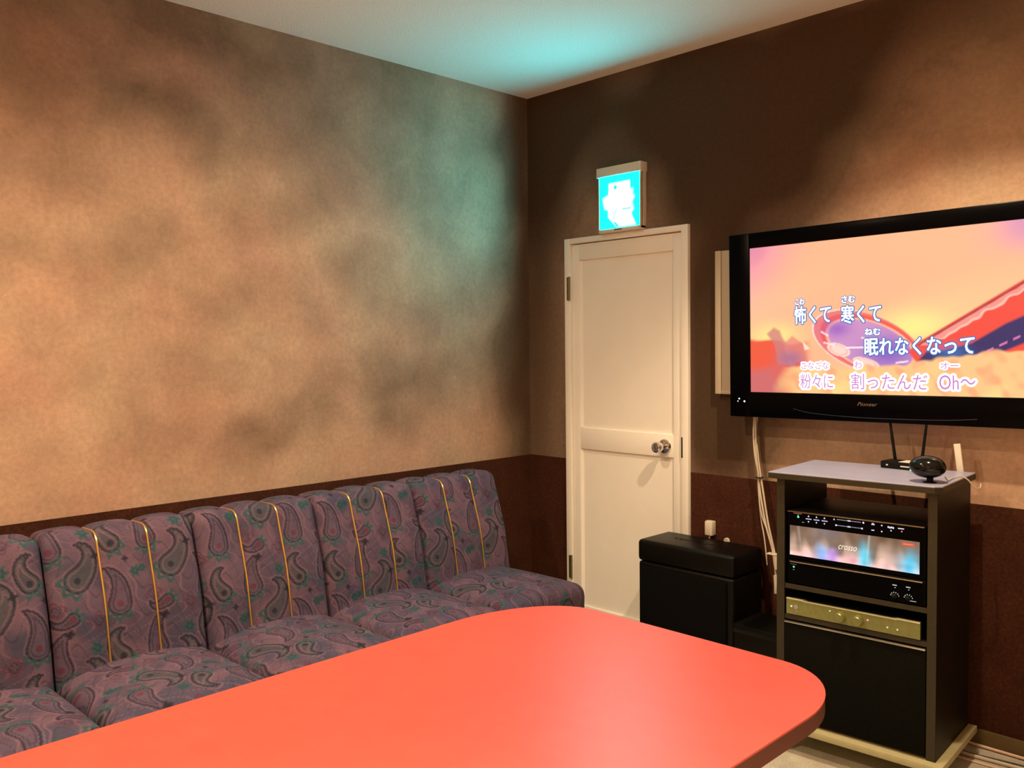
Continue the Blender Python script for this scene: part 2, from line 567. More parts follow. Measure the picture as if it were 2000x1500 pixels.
back_zone(0, DX0, DZ, DTOP); back_zone(DX1, X1, DZ, DTOP); back_zone(0, X1, DTOP, HC)
mb.add([(0, 0, 0), (DX0, 0, 0), (DX0, 0, DZ), (0, 0, DZ)], [(0, 1, 2, 3)], 1)
mb.add([(DX1, 0, 0), (X1, 0, 0), (X1, 0, DZ), (DX1, 0, DZ)], [(0, 1, 2, 3)], 1)
mb.box(-0.1, 0.001, 0, DX0, 0.1, DTOP, mi=1)
mb.box(DX1, 0.001, 0, X1 + .1, 0.1, DTOP, mi=1)
mb.box(-0.1, 0.001, DTOP, X1 + .1, 0.1, HC, mi=1)
wb = mb.build('wall_back', [M_WALL_L, M_DADO], smooth=False)
at = wb.data.attributes.new('clouds_shade', 'FLOAT', 'POINT')
full = np.zeros(len(mb.v), dtype=np.float32); full[:len(cvals)] = cvals
at.data.foreach_set('value', full)
struct(wb)
mb = MB()
mb.box(X1, Y0, DZ, X1 + .1, 0, HC, mi=0); mb.box(X1, Y0, 0, X1 + .1, 0, DZ, mi=1)
struct(mb.build('wall_right', [M_WALL_R, M_DADO], smooth=False))
mb = MB()
mb.box(-0.1, Y0 - .1, DZ, X1 + .1, Y0, HC, mi=0); mb.box(-0.1, Y0 - .1, 0, X1 + .1, Y0, DZ, mi=1)
struct(mb.build('wall_front', [M_WALL_R, M_DADO], smooth=False))

# skirting along the far wall (right of the door and left of it)
mb = MB()
mb.box(DX1 + .01, -0.008, 0, X1, 0, 0.060, 0.002); 
struct(mb.build('baseboard_back', M_SKIRT))
mb = MB(); mb.box(0, Y0, 0, 0.008, -0.01, 0.060, 0.002)
struct(mb.build('baseboard_left', M_SKIRT))

# ------------------------------------------------------------------ door
door = bpy.data.objects.new('door_1', None); COL.objects.link(door)
door.location = (0.262, 0, 0); struct(door)
tag(door, 'white panelled door with chrome knob under the green exit sign', 'door')
ox = 0.262
mb = MB()
cw = 0.034
xl, xr, zt = 0.256 - ox, 0.957 - ox, 1.879
mb.box(xl, -0.018, 0, xl + cw, 0.095, zt, 0.002)
mb.box(xr - cw, -0.018, 0, xr, 0.095, zt, 0.002)
mb.box(xl + cw, -0.018, zt - 0.025, xr - cw, 0.095, zt, 0.002)
# inner stop
mb.box(xl + cw, 0.034, 0, xl + cw + .012, 0.06, zt - .025)
mb.box(xr - cw - .012, 0.034, 0, xr - cw, 0.06, zt - .025)
mb.box(xl + cw, 0.034, zt - .04, xr - cw, 0.06, zt - .025)
mb.build('door_frame', M_WHITE, door)
# leaf: stiles, rails, recessed panels
mb = MB()
lx0, lx1, lz0, lz1 = 0.293 - ox, 0.919 - ox, 0.01, 1.849
px0, px1 = 0.338 - ox, 0.872 - ox
yf = -0.004
mb.box(lx0, yf, lz0, px0, 0.032, lz1, 0.0015)
mb.box(px1, yf, lz0, lx1, 0.032, lz1, 0.0015)
mb.box(px0, yf, 1.775, px1, 0.032, lz1, 0.0015)
mb.box(px0, yf, 0.878, px1, 0.032, 0.978, 0.0015)
mb.box(px0, yf, lz0, px1, 0.032, 0.12, 0.0015)
mb.box(px0 - .002, yf + .011, 0.11, px1 + .002, 0.025, 1.78)
# slanted bead along the panels' upright sides
for (a, b) in ((0.122, 0.876), (0.980, 1.773)):
    for x, sgn in ((px0, 1), (px1, -1)):
        v = [(x, yf + .001, a), (x + sgn * .012, yf + .011, a), (x, yf + .011, a),
             (x, yf + .001, b), (x + sgn * .012, yf + .011, b), (x, yf + .011, b)]
        mb.add(v, [(0, 1, 4, 3), (0, 2, 1), (3, 4, 5), (1, 2, 5, 4), (0, 3, 5, 2)])
leaf = mb.build('door_leaf', M_WHITE, door, angle=.4)
kx, kz = 0.828 - ox, 0.925
mb = MB()
mb.lathe([(0.0, 0), (.031, 0), (.0325, .003), (.030, .008), (.020, .011), (.012, .014), (.011, .030), (.016, .036),
          (.0225, .043), (.0245, .052), (.0245, .064), (.022, .070), (.016, .0725), (.0155, .070), (.006, .070),
          (.006, .0715), (.0, .0715)], (kx, yf, kz), (0, -1, 0), 40)
mb.build('door_knob', M_CHROME, leaf)
for zz in (1.642, 0.30):
    mb = MB()
    mb.cyl((0.2885 - ox, -0.021, zz - .057), (0.2885 - ox, -0.021, zz + .057), .0055, n=14)
    for k in (-.034, 0, .034): mb.cyl((0.2885 - ox, -0.021, zz + k - .001), (0.2885 - ox, -0.021, zz + k + .001), .0062, n=14)
    mb.box(0.272 - ox, -0.0205, zz - .055, 0.288 - ox, -0.0183, zz + .055)
    mb.build('hinge', M_HINGE, door)
mb = MB(); mb.box(0.9165 - ox, -0.012, 0.883, 0.9265 - ox, -0.002, 0.972, .001)
mb.box(0.9225 - ox, -0.0195, 0.883, 0.929 - ox, -0.002, 0.972, .001)
mb.build('strike_plate', M_DARK, door)

# ------------------------------------------------------------------ exit sign
sx, sz = 0.486, 1.884
sg = thing('exit_sign', 'lit green emergency exit sign mounted above the white door', 'exit sign', (sx, -0.0015, sz))
mb = MB(); mb.box(0, -.050, .247, .252, 0, .290, .003)
mb.build('sign_hood', M_IVORY, sg)
mb = MB(); mb.box(.006, -.038, 0.0, .246, 0, .247, .002)
mb.box(.006, -.043, -.004, .246, -.004, .014, .003)
mb.box(.239, -.043, .0, .246, -.03, .247, .001); mb.box(.006, -.043, .0, .012, -.03, .247, .001)
for x0, x1 in ((.098, .106), (.110, .119), (.122, .130), (.133, .140)):
    mb.box(x0, -.0436, .003, x1, -.0425, .009, mi=1)
mb.build('sign_body', [M_IVORY, M_MARK], sg)


def sd_poly(P, X, Y):
    """soft inside mask of a polygon"""
    d = np.full(X.shape, 1e9); s = np.zeros(X.shape, bool)
    n = len(P)
    for i in range(n):
        ax, ay = P[i]; bx, by = P[(i + 1) % n]
        ex, ey = bx - ax, by - ay
        t = np.clip(((X - ax) * ex + (Y - ay) * ey) / (ex * ex + ey * ey + 1e-12), 0, 1)
        d = np.minimum(d, np.hypot(X - ax - t * ex, Y - ay - t * ey))
        c = ((ay > Y) != (by > Y)) & (X < (bx - ax) * (Y - ay) / (by - ay + 1e-12) + ax)
        s ^= c
    return np.where(s, -d, d)


def panel(mb, W, Hh, nx, nyy, colfn, place, mi=0):
    xs = np.linspace(0, W, nx); zz = np.linspace(0, Hh, nyy)
    A, B = np.meshgrid(xs, zz, indexing='ij')
    C = colfn(A, B)
    v = [place(a, b) for a, b in zip(A.ravel(), B.ravel())]
    f = [(i * nyy + j, (i + 1) * nyy + j, (i + 1) * nyy + j + 1, i * nyy + j + 1) for i in range(nx - 1) for j in range(nyy - 1)]
    mb.add(v, f, mi, [tuple(c) for c in C.reshape(-1, 3)])


def sstep(a, b, x):
    t = np.clip((x - a) / (b - a), 0, 1); return t * t * (3 - 2 * t)


def mixn(c, d, m):
    return c * (1 - m[..., None]) + np.array(d) * m[..., None]


def sign_cols(A, B):
    u, v = A / .227, B / .233
    C = np.zeros(A.shape + (3,)); C[:] = (0.0, .76, .84)
    white = np.array((.03, .85, 1.0))
    doorm = sd_poly([(.24, .86), (.76, .865), (.76, .42), (.80, .22), (.90, .02), (.42, .02), (.22, .22), (.22, .5)], u, v)
    burst = sd_poly([(.10, .58), (.26, .64), (.26, .36), (.14, .40)], u, v)
    burst2 = sd_poly([(.74, .70), (.82, .69), (.82, .60), (.86, .55), (.80, .46), (.84, .32), (.78, .26), (.74, .3)], u, v)
    m = 1 - sstep(-.02, .02, doorm)
    m = np.maximum(m, 1 - sstep(-.04, .05, burst)); m = np.maximum(m, .9 * (1 - sstep(-.05, .05, burst2)))
    C = mixn(C, white, m)
    # running figure, washed out by the lamp behind it
    head = 1 - sstep(.035, .055, np.hypot(u - .40, v - .775))
    C = mixn(C, (0.0, .55, .50), head)
    leg = 1 - sstep(.004, .02, np.abs((u - .37) - (v - .24) * .42)); leg *= sstep(.13, .16, v) * (1 - sstep(.36, .40, v))
    C = mixn(C, (.0, .75, .65), leg)
    arm = (1 - sstep(.008, .022, np.abs(v - .34))) * sstep(.56, .58, u) * (1 - sstep(.78, .80, u))
    C = mixn(C, (.0, .8, .7), arm)
    foot = sd_poly([(.34, .12), (.40, .12), (.50, .02), (.42, .02)], u, v)
    C = mixn(C, (0.0, .75, .65), 1 - sstep(-.01, .01, foot))
    return C


mb = MB(); panel(mb, .227, .233, 70, 72, sign_cols, lambda a, b: (.012 + a, -.0405, .014 + b))
mb.build('sign_panel', M_SIGN, sg, smooth=False, colors=True)

# ------------------------------------------------------------------ sofa units
def chain(angle, curl, size):
    """circles from bulb to tip of one bent teardrop"""
    out = []; x = y = 0.0; a = angle
    n = 11; r0 = .30 * size
    for k in range(n):
        t = k / (n - 1)
        out.append((x, y, r0 * (1 - t) ** .75 + .012 * size))
        st = size * .125
        x += math.cos(a) * st; y += math.sin(a) * st
        a += curl * (0.25 + 1.5 * t)
    return out


TW, TH = .235, .285
C_GROUND = np.array((.094, .066, .108))* .85
C_DARK = np.array((.016, .015, .030))* .85
C_TEAL = np.array((.022, .085, .095))* .85
C_PINK = np.array((.215, .118, .165))* .85
C_RED = np.array((.125, .026, .052))* .85
C_BLUE = np.array((.045, .055, .105))* .85
MOTIFS = [
    ('a', .055, .060, 1.75, -.16, .085), ('b', .150, .135, 2.45, -.30, .095), ('a', .205, .215, 1.45, .15, .080),
    ('b', .060, .215, .90, .28, .070), ('f', .120, .250, 0, 0, .020), ('f', .010, .135, 0, 0, .017),
    ('r', .110, .030, 0, 0, .022), ('r', .205, .070, 1.0, 0, .022), ('d', .180, .010, 0, 0, .012), ('d', .100, .190, 1, 0, .012),
    ('a', .170, .045, -.6, .25, .045), ('d', .030, .170, 0, 0, .009), ('f', .225, .140, 0, 0, .013),
]


def paisley(A, B, seed):
    A = A / 1.22; B = B / 1.22
    r = np.random.RandomState(seed)
    oa, ob_ = r.uniform(0, TW), r.uniform(0, TH)
    a = (A + oa) % TW; b = (B + ob_) % TH
    C = np.zeros(A.shape + (3,)); C[:] = C_GROUND
    w1 = wob(A, B, 28, seed + 3); w2 = wob(A, B, 36, seed + 4)
    C = mixn(C, C_BLUE, np.clip(w1 * .6, 0, .55)); C = mixn(C, C_PINK, np.clip(w2 * .5, 0, .35))
    # thin vine lines over the ground
    vine = np.sin(2 * np.pi * (a / TW * 2) + 2.2 * np.sin(2 * np.pi * b / TH * 2) + 1.5 * np.sin(2 * np.pi * b / TH * 3 + 1))
    C = mixn(C, C_PINK, .55 * (1 - sstep(.05, .22, np.abs(vine))))
    vine2 = np.sin(2 * np.pi * (b / TH * 2) + 2.4 * np.sin(2 * np.pi * a / TW * 2 + 2))
    C = mixn(C, C_DARK, .45 * (1 - sstep(.03, .16, np.abs(vine2))))
    for kind, mx, my, an, cu, sz in MOTIFS:
        da = (a - mx + TW / 2) % TW - TW / 2; db = (b - my + TH / 2) % TH - TH / 2
        if kind in 'ab':
            d = np.full(A.shape, 1e9)
            for (x, y, rr) in chain(an, cu, sz):
                d = np.minimum(d, np.hypot(da - x, db - y) - rr)
            fill = C_GROUND * 1.12 if kind == 'a' else np.array((.058, .064, .082))* .85
            C = mixn(C, fill, .85 * (1 - sstep(-.001, .001, d)))
            C = mixn(C, C_PINK, .6 * (1 - sstep(.0008, .0022, np.abs(d - .0062))))
            C = mixn(C, C_DARK, .9 * (1 - sstep(.0012, .0030, np.abs(d))))
            C = mixn(C, C_DARK if kind == 'a' else C_PINK, .6 * (1 - sstep(.0008, .0022, np.abs(d + .0085))))
            q = np.hypot(da, db)
            C = mixn(C, C_RED if kind == 'a' else C_DARK, .8 * (1 - sstep(.003, .005, np.abs(q - .004))))
            q = np.hypot(da - math.cos(an) * sz * .42, db - math.sin(an) * sz * .42)
            C = mixn(C, C_RED, .7 * (1 - sstep(.002, .0045, q)))
            # cup of leaves under the bulb
            ang = np.arctan2(db, da); q = np.hypot(da, db)
            back = np.cos(ang - an - math.pi)
            cup = (1 - sstep(.004, .007, np.abs(q - sz * .40 - .006 * np.cos(ang * 9)))) * sstep(.35, .6, back)
            C = mixn(C, C_TEAL, .9 * cup)
        else:
            ang = np.arctan2(db, da); q = np.hypot(da, db)
            pet = sz * (.78 + .22 * np.cos(ang * (6 if kind == 'f' else 4) + an))
            colr = {'f': C_TEAL, 'r': C_RED, 'd': C_DARK}[kind]
            if kind == 'r':
                m = 1 - sstep(.0012, .003, np.abs(q - pet)); C = mixn(C, colr, .8 * m)
                C = mixn(C, C_DARK, .6 * (1 - sstep(.0008, .0022, np.abs(q - pet * .55))))
                C = mixn(C, C_RED * 1.1, .6 * (1 - sstep(.002, .004, q)))
            else:
                m = 1 - sstep(-.0015, .0015, q - pet); C = mixn(C, colr, .85 * m)
                C = mixn(C, C_DARK, .5 * (1 - sstep(.001, .0025, np.abs(q - pet * .5))))
    return C


def resample(P, step):
    P = np.array(P, float); out = [P[0]]
    for i in range(len(P) - 1):
        L = np.hypot(*(P[i + 1] - P[i])[:2]); st = step[i] if isinstance(step, list) else step
        n = max(1, int(round(L / st)))
        for k in range(1, n + 1): out.append(P[i] + (P[i + 1] - P[i]) * k / n)
    return np.array(out)


def round_profile(pts):
    """pts: (x,z,r) closed; returns rounded polygon points"""
    out = []; n = len(pts)
    for i in range(n):
        p = np.array(pts[i][:2]); a = np.array(pts[i - 1][:2]); b = np.array(pts[(i + 1) % n][:2]); r = pts[i][2]
        if r <= 0: out.append(p); continue
        u = (a - p) / np.linalg.norm(a - p); v = (b - p) / np.linalg.norm(b - p)
        th = math.acos(np.clip(u @ v, -1, 1)); d = r / math.tan(th / 2)
        s0 = p + u * d; s1 = p + v * d
        for k in range(9):
            t = k / 8; out.append((1 - t) ** 2 * s0 + 2 * t * (1 - t) * p + t * t * s1)
    return out


def cushion(name, prof, W, disp, parent, seed, step=.0036):
    """prof: closed profile in x,z ordered; swept along y from 0 to -W. disp(s, x, z, n)->offset along normal"""
    P = resample(list(prof) + [prof[0]], step)[:-1]
    n = len(P)
    T = np.roll(P, -1, 0) - np.roll(P, 1, 0); T /= np.linalg.norm(T, axis=1)[:, None]
    Nn = np.stack([T[:, 1], -T[:, 0]], 1)
    area = 0.5 * np.sum(P[:, 0] * np.roll(P[:, 1], -1) - np.roll(P[:, 0], -1) * P[:, 1])
    if area < 0: Nn = -Nn
    arc = np.concatenate([[0], np.cumsum(np.linalg.norm(np.diff(P, axis=0), axis=1))])
    m = int(W / step) + 1
    S = np.linspace(0, 1, m); g = .5 - .5 * np.cos(np.pi * S); S = .85 * S + .15 * g
    A, B = np.meshgrid(S * W, arc, indexing='ij')
    C = paisley(A, B, seed)
    V = np.zeros((m, n, 3))
    for i, s in enumerate(S):
        o = disp(s, P[:, 0], P[:, 1], Nn)
        Q = P + Nn * o[:, None]
        V[i, :, 0] = Q[:, 0]; V[i, :, 1] = -s * W; V[i, :, 2] = Q[:, 1]
    idx = np.arange(m * n).reshape(m, n)
    a = idx[:-1, :]; b = idx[1:, :]; c = np.roll(idx, -1, 1)[1:, :]; d = np.roll(idx, -1, 1)[:-1, :]
    F = np.stack([a, b, c, d], -1).reshape(-1, 4)
    me = bpy.data.meshes.new(name)
    faces = F.tolist() + [idx[0, :].tolist(), idx[-1, ::-1].tolist()]
    me.from_pydata(V.reshape(-1, 3).tolist(), [], faces)
    me.materials.append(M_FABRIC)
    me.polygons.foreach_set('use_smooth', [True] * len(faces))
    at = me.color_attributes.new('Col', 'FLOAT_COLOR', 'POINT')
    cc = np.ones((m * n, 4), np.float32); cc[:, :3] = C.reshape(-1, 3)
    at.data.foreach_set('color', cc.ravel())
    me.update(); me.set_sharp_from_angle(angle=1.0)
    o = bpy.data.objects.new(name, me); COL.objects.link(o); o.parent = parent
    return o


BW = .466
back_prof = round_profile([(.345, .36, .02), (.235, .810, .055), (.075, .805, .035), (.055, .30, .02), (.30, .30, .03)])
seat_prof = round_profile([(.235, .385, .02), (.78, .395, .055), (.775, .265, .02), (.235, .265, .02)])


def end_round(s, W, R):
    d = min(s, 1 - s) * W
    if d >= R: return 0.0
    return -R * (1 - math.sqrt(max(0, 1 - (1 - d / R) ** 2)))


def back_disp(s, x, z, Nn):
    f = (s * 3) % 1.0 if s < 1 else 1.0
    ch = (1 - abs(2 * f - 1) ** 2.6)
    bulge = .013 * ch
    k = s * 3
    dgr = min(abs(k - 1), abs(k - 2)) / 3 * BW
    groove = -.004 * math.exp(-(dgr / .007) ** 2)
    wt = sstep(.30, .40, z) * sstep(.04, .12, x)
    wt = np.clip(wt, .0, 1)
    belly = .014 * np.exp(-((z - .58) / .13) ** 2) * (Nn[:, 0] > .3)
    return (bulge + groove) * wt - .004 + belly + end_round(s, BW, .024)


def seat_disp(s, x, z, Nn):
    dome = (1 - abs(2 * s - 1) ** 2.2) * .034 + (.010 * (1 - abs(2 * s - 1) ** 8))
    up_ = np.clip(Nn[:, 1], 0, 1)
    fx = 1 - np.clip((np.abs(x - .50) / .34), 0, 1) ** 2.4
    front = np.clip(Nn[:, 0], 0, 1) * .018 * (1 - abs(2 * s - 1) ** 3)
    return dome * up_ * (.35 + .65 * fx) + front - .004 + end_round(s, BW, .030)


unit_labels = [
    'purple paisley sofa unit at the row end, next to the white door',
    'purple paisley sofa unit second from the white door, beside the table corner',
    'purple paisley sofa unit in the middle of the row along the left wall',
    'purple paisley sofa unit second from the left edge of the photo',
    'purple paisley sofa unit cut off by the left edge of the photo',
]
for i, lab in enumerate(unit_labels):
    y0 = -.472 - .4685 * i
    u = thing('sofa_unit', lab, 'sofa', (0, y0, 0), group='paisley sofa units along the left wall')
    cushion('backrest', back_prof, BW, back_disp, u, 11 + 2 * i)
    cushion('seat', seat_prof, BW, seat_disp, u, 12 + 2 * i, step=.004)
    # gold piping in the two grooves of the back
    P = resample(list(back_prof) + [back_prof[0]], .012)[:-1]
    T = np.roll(P, -1, 0) - np.roll(P, 1, 0); T /= np.linalg.norm(T, axis=1)[:, None]
    Nn = np.stack([T[:, 1], -T[:, 0]], 1)
    if 0.5 * np.sum(P[:, 0] * np.roll(P[:, 1], -1) - np.roll(P[:, 0], -1) * P[:, 1]) < 0: Nn = -Nn
    for g in (1 / 3, 2 / 3):
        o = back_disp(g, P[:, 0], P[:, 1], Nn)
        pts = []
        Q = P + Nn * (o[:, None] + .0035)
        for q in Q:
            pts.append((q[0], -g * BW, q[1]))
        # keep the run from the seat line up over the crest
        sel = [p for p in pts if p[2] > .375 and p[0] > .115]
        sel.sort(key=lambda p: math.atan2(p[2] - .55, p[0] - .12))
        mb = MB(); mb.tube(sel, .0034, n=8, sub=2)
        mb.build('gold_piping', M_GOLD, u)
    mb = MB(); mb.box(.06, -BW + .006, 0.012, .74, -.006, .262, .01)
    mb.build('plinth', M_BLKFAB, u)
    for fx_ in (.10, .70):
        for fy_ in (.04, BW - .04):
            mb = MB(); mb.cyl((fx_, -fy_, 0), (fx_, -fy_, .02), .018); mb.build('foot', M_MATBLK, u)

# ------------------------------------------------------------------ table
TZ = .63
tb = thing('karaoke_table', 'coral red topped table with dark edge in front of the sofa', 'table', (1.79, -2.17, 0))


def corner(cx, cy, r, a0, a1, n=14, e=2.0):
    out = []
    for k in range(n + 1):
        t = math.radians(a0 + (a1 - a0) * k / n)
        c, s = math.cos(t), math.sin(t)
        out.append((cx + math.copysign(abs(c) ** (2 / e), c) * r[0], cy + math.copysign(abs(s) ** (2 / e), s) * r[1]))
    return out


xL, xR, yF, yN = 1.302, 2.272, -1.300, -3.08
poly = corner(xR - .19, yF - .25, (.19, .25), 0, 90) + corner(xL + .21, yF - .34, (.21, .34), 90, 180) \
    + corner(xL + .2, yN + .2, (.2, .2), 180, 270) + corner(xR - .2, yN + .2, (.2, .2), 270, 360)
poly = [(x - 1.79, y + 2.17) for x, y in poly]
mb = MB(); mb.prism(poly, TZ - .004, TZ, .0012, 1)
top = mb.build('table_top', M_LAM, tb, angle=.4)
mb = MB(); mb.prism([(x * .9985, y * .999) for x, y in poly], TZ - .038, TZ - .004, .002, 2)
mb.build('edge_band', M_LAMEDGE, tb, angle=.5)
for lx, ly in ((.28, .70), (-.30, .70), (.28, -.70), (-.30, -.70)):
    mb = MB()
    mb.box(lx - .03, ly - .03, 0.012, lx + .03, ly + .03, TZ - .038, .004)
    mb.cyl((lx, ly, 0), (lx, ly, .012), .025)
    mb.build('leg', M_TLEG, tb)
mb = MB(); mb.box(-.27, -.67, TZ - .075, .25, .67, TZ - .0385, .003)
mb.build('under_frame', M_TLEG, tb)

# ------------------------------------------------------------------ television
tv = thing('television', 'wide black flat screen television on the wall showing karaoke lyrics', 'television',
           (1.3005, -.100, 1.1815), (0, -math.radians(.55), 0))
SW, SH = .995, .558
U0, U1, V0, V1 = -.091, SW + .091, -.098, .617
mb = MB()
mb.box(U0, 0, V0, -.0005, .045, V1, .004); mb.box(SW + .0005, 0, V0, U1, .045, V1, .004)
mb.box(-.002, 0, SH + .0005, SW + .002, .045, V1, .004)
mb.box(-.002, 0, V0, SW + .002, .045, -.0005, .004)
mb.build('bezel', M_BEZEL, tv)
mb = MB(); mb.box(U0 + .02, .044, V0 + .03, U1 - .02, .060, V1 - .02, .006)
mb.build('rear_housing', M_MATBLK, tv)
# curved speaker lip and maker's mark
mb = MB(); mb.tube([(.18, -.0012, -.060), (.25, -.0015, -.073), (.38, -.0015, -.081), (.55, -.0015, -.083), (.72, -.0015, -.080),
                    (.82, -.0012, -.073)], .0012, n=6)
mb.build('lip_trim', simple('dim trim', (.07, .07, .08), .3, .8), tv)
mb = MB(); add_text(mb, 'Pioneer', (.425, -.041, .497, -.028), lambda a, b: (a, -.0010, b), shear=.35)
mb.build('maker_mark', M_SILVER, tv, smooth=False)
for a, b, r in ((-.049, -.027, .0028), (-.026, -.037, .0032), (-.055, -.037, .0018)):
    mb = MB(); mb.cyl((a, 0.0005, b), (a, -.0012, b), r, n=14, col=(1, 1, 1))
    mb.build('indicator_light', M_LED, tv, colors=True)


def L(*c): return np.array(lin(*c))


def tv_cols(u, v):
    C = np.zeros(u.shape + (3,)); C[:] = L(255, 182, 140)
    n1 = wob(u, v, 9, 21); n2 = wob(u, v, 25, 22); n3 = wob(u, v, 70, 23)
    C = mixn(C, L(252, 160, 165), np.clip(1 - sstep(.0, .30, u + (SH - v) * .25 + .05 * n1), 0, 1) * sstep(.2, .45, v))
    C = mixn(C, L(215, 130, 165), .8 * (1 - sstep(.0, .09, np.hypot(u, (v - SH)) + .02 * n2)))
    C = mixn(C, L(250, 165, 170), .7 * sstep(.75, .95, u) * sstep(.42, .52, v + .02 * n1))
    C = mixn(C, L(205, 140, 185), .8 * (1 - sstep(.0, .13, np.hypot((u - SW + .03), (v - SH)))))
    C = mixn(C, L(255, 215, 150), .35 * np.clip(.5 + .6 * n1, 0, 1) * (1 - sstep(.3, .5, v)))
    # bright yellow haze above the hills
    C = mixn(C, L(255, 232, 140), .9 * np.exp(-(((u - .10) / .10) ** 2 + ((v - .215) / .05) ** 2)))
    C = mixn(C, L(255, 236, 140), .95 * np.exp(-(((u - .62) / .12) ** 2 + ((v - .235) / .055) ** 2)))
    # hills at left
    h = .205 - .12 * u + .012 * n2
    C = mixn(C, L(235, 85, 60), (1 - sstep(-.01, .005, v - h)) * (1 - sstep(.20, .26, u)))
    rock = sd_poly([(.07, .225), (.10, .245), (.125, .235), (.16, .17), (.19, .10), (.12, .11), (.10, .17)], u, v)
    C = mixn(C, L(205, 120, 120), .85 * (1 - sstep(-.006, .006, rock + .006 * n2)))
    rock2 = sd_poly([(.14, .185), (.175, .215), (.21, .19), (.235, .12), (.16, .11)], u, v)
    C = mixn(C, L(225, 130, 120), .8 * (1 - sstep(-.006, .006, rock2)))
    C = mixn(C, L(150, 105, 150), .75 * np.exp(-(((u - .17) / .05) ** 2 + ((v - .13) / .03) ** 2)))
    C = mixn(C, L(190, 110, 120), .7 * (1 - sstep(.06, .12, v + .02 * n2)) * (1 - sstep(.10, .22, u)))
    # tilted ring
    ca, sa = math.cos(-.36), math.sin(-.36)
    x = u - .452; y = v - .185
    a = (x * ca + y * sa); b = (-x * sa + y * ca)
    R = np.hypot(a / .205, b / .100)
    C = mixn(C, L(230, 120, 120), (1 - sstep(.97, 1.0, R)))
    C = mixn(C, L(255, 225, 225), .9 * (1 - sstep(.008, .02, np.abs(R - 1.0))) * (x < -.02))
    Ri = np.hypot((a - .018) / .165, (b + .004) / .082)
    C = mixn(C, L(240, 80, 62), (1 - sstep(.985, 1.01, np.hypot((a - .01) / .185, b / .092))) * .9)
    C = mixn(C, L(255, 180, 150), 1 - sstep(.985, 1.01, Ri * .97))
    C = mixn(C, L(205, 145, 195), 1 - sstep(.93, .97, Ri))
    C = mixn(C, L(150, 90, 190), .85 * np.exp(-(((u - .35) / .05) ** 2 + ((v - .235) / .03) ** 2)))
    C = mixn(C, L(110, 80, 190), .85 * (1 - sstep(.90, .95, Ri)) * np.exp(-(((u - .53) / .09) ** 2 + ((v - .15) / .06) ** 2)))
    for cx, cy, ra, rb in ((.355, .160, .045, .024), (.455, .112, .05, .018)):
        q = np.hypot((x - cx + .452) / ra, (y - cy + .185 + (x - cx + .452) * .25) / rb)
        C = mixn(C, L(255, 215, 200), .95 * (1 - sstep(.92, 1.0, q)))
        C = mixn(C, L(235, 150, 150), .6 * (1 - sstep(.03, .10, np.abs(q - .7))))
    for (ax, ay, bx, by) in ((.29, .225, .315, .21), (.38, .165, .45, .165), (.44, .20, .47, .19), (.30, .185, .34, .175), (.56, .11, .60, .115)):
        d = sd_poly([(ax, ay), (bx, by), (bx, by + .003), (ax, ay + .003)], u, v)
        C = mixn(C, L(255, 235, 240), .85 * (1 - sstep(0, .003, d)))
    tri = sd_poly([(.215, .195), (.245, .165), (.225, .160)], u, v)
    C = mixn(C, L(255, 225, 200), 1 - sstep(-.002, .002, tri))
    # great red arm with a dark blue band beneath
    arm = sd_poly([(.60, .150), (.64, .185), (.955, .372), (1.0, .40), (1.0, .10), (.70, .10), (.63, .11)], u, v)
    C = mixn(C, L(240, 70, 60), 1 - sstep(-.003, .003, arm))
    C = mixn(C, L(250, 150, 140), .9 * (1 - sstep(.004, .012, np.abs(arm + .018 + .003 * n3))) * (v > .17))
    C = mixn(C, L(255, 205, 185), .8 * (1 - sstep(.001, .006, np.abs(arm + .028 + .004 * n3))) * (v > .19))
    C = mixn(C, L(150, 40, 60), .8 * (1 - sstep(.002, .005, np.abs(arm + .008))) * (v > .17))
    C = mixn(C, L(170, 60, 80), .7 * (1 - sstep(.001, .004, np.abs(np.sin((u + v) * 130)))) * (arm > -.016) * (arm < -.006))
    band = sd_poly([(.62, .105), (.66, .150), (.70, .150), (.80, .175), (.90, .235), (1.0, .28), (1.0, .19), (.86, .13), (.78, .10)], u, v)
    C = mixn(C, L(28, 28, 95), 1 - sstep(-.006, .004, band))
    C = mixn(C, L(40, 110, 180), .75 * np.exp(-(((u - .74) / .05) ** 2 + ((v - .145) / .025) ** 2)))
    t = (u - .80) * .48 + .125
    dash = (1 - sstep(.002, .005, np.abs(v - t))) * (u > .80) * (((u * 26) % 1) < .55)
    C = mixn(C, L(225, 120, 185), .9 * dash)
    # sand
    sand = .100 + .05 * sstep(.45, .95, u) + .004 * n3 + .004 * n2
    m = (1 - sstep(-.006, .006, v - sand)) * sstep(.12, .20, u + .02 * n2)
    sc2 = mixn(mixn(C * 0 + L(255, 196, 135), L(255, 222, 140), np.clip(n2 * .5, 0, .8)), L(250, 150, 110), np.clip(n3 * .5, 0, .6))
    C = C * (1 - m[..., None]) + sc2 * m[..., None]
    return C


mb = MB()
panel(mb, SW, SH, 300, 170, tv_cols, lambda a, b: (a, .0040, b))
WT = (1.25, 1.25, 1.3); BL = lin(10, 105, 185); BD = lin(60, 95, 190)
PU = lin(200, 125, 195); LW = (1.15, 1.1, 1.2)
lay = [0]


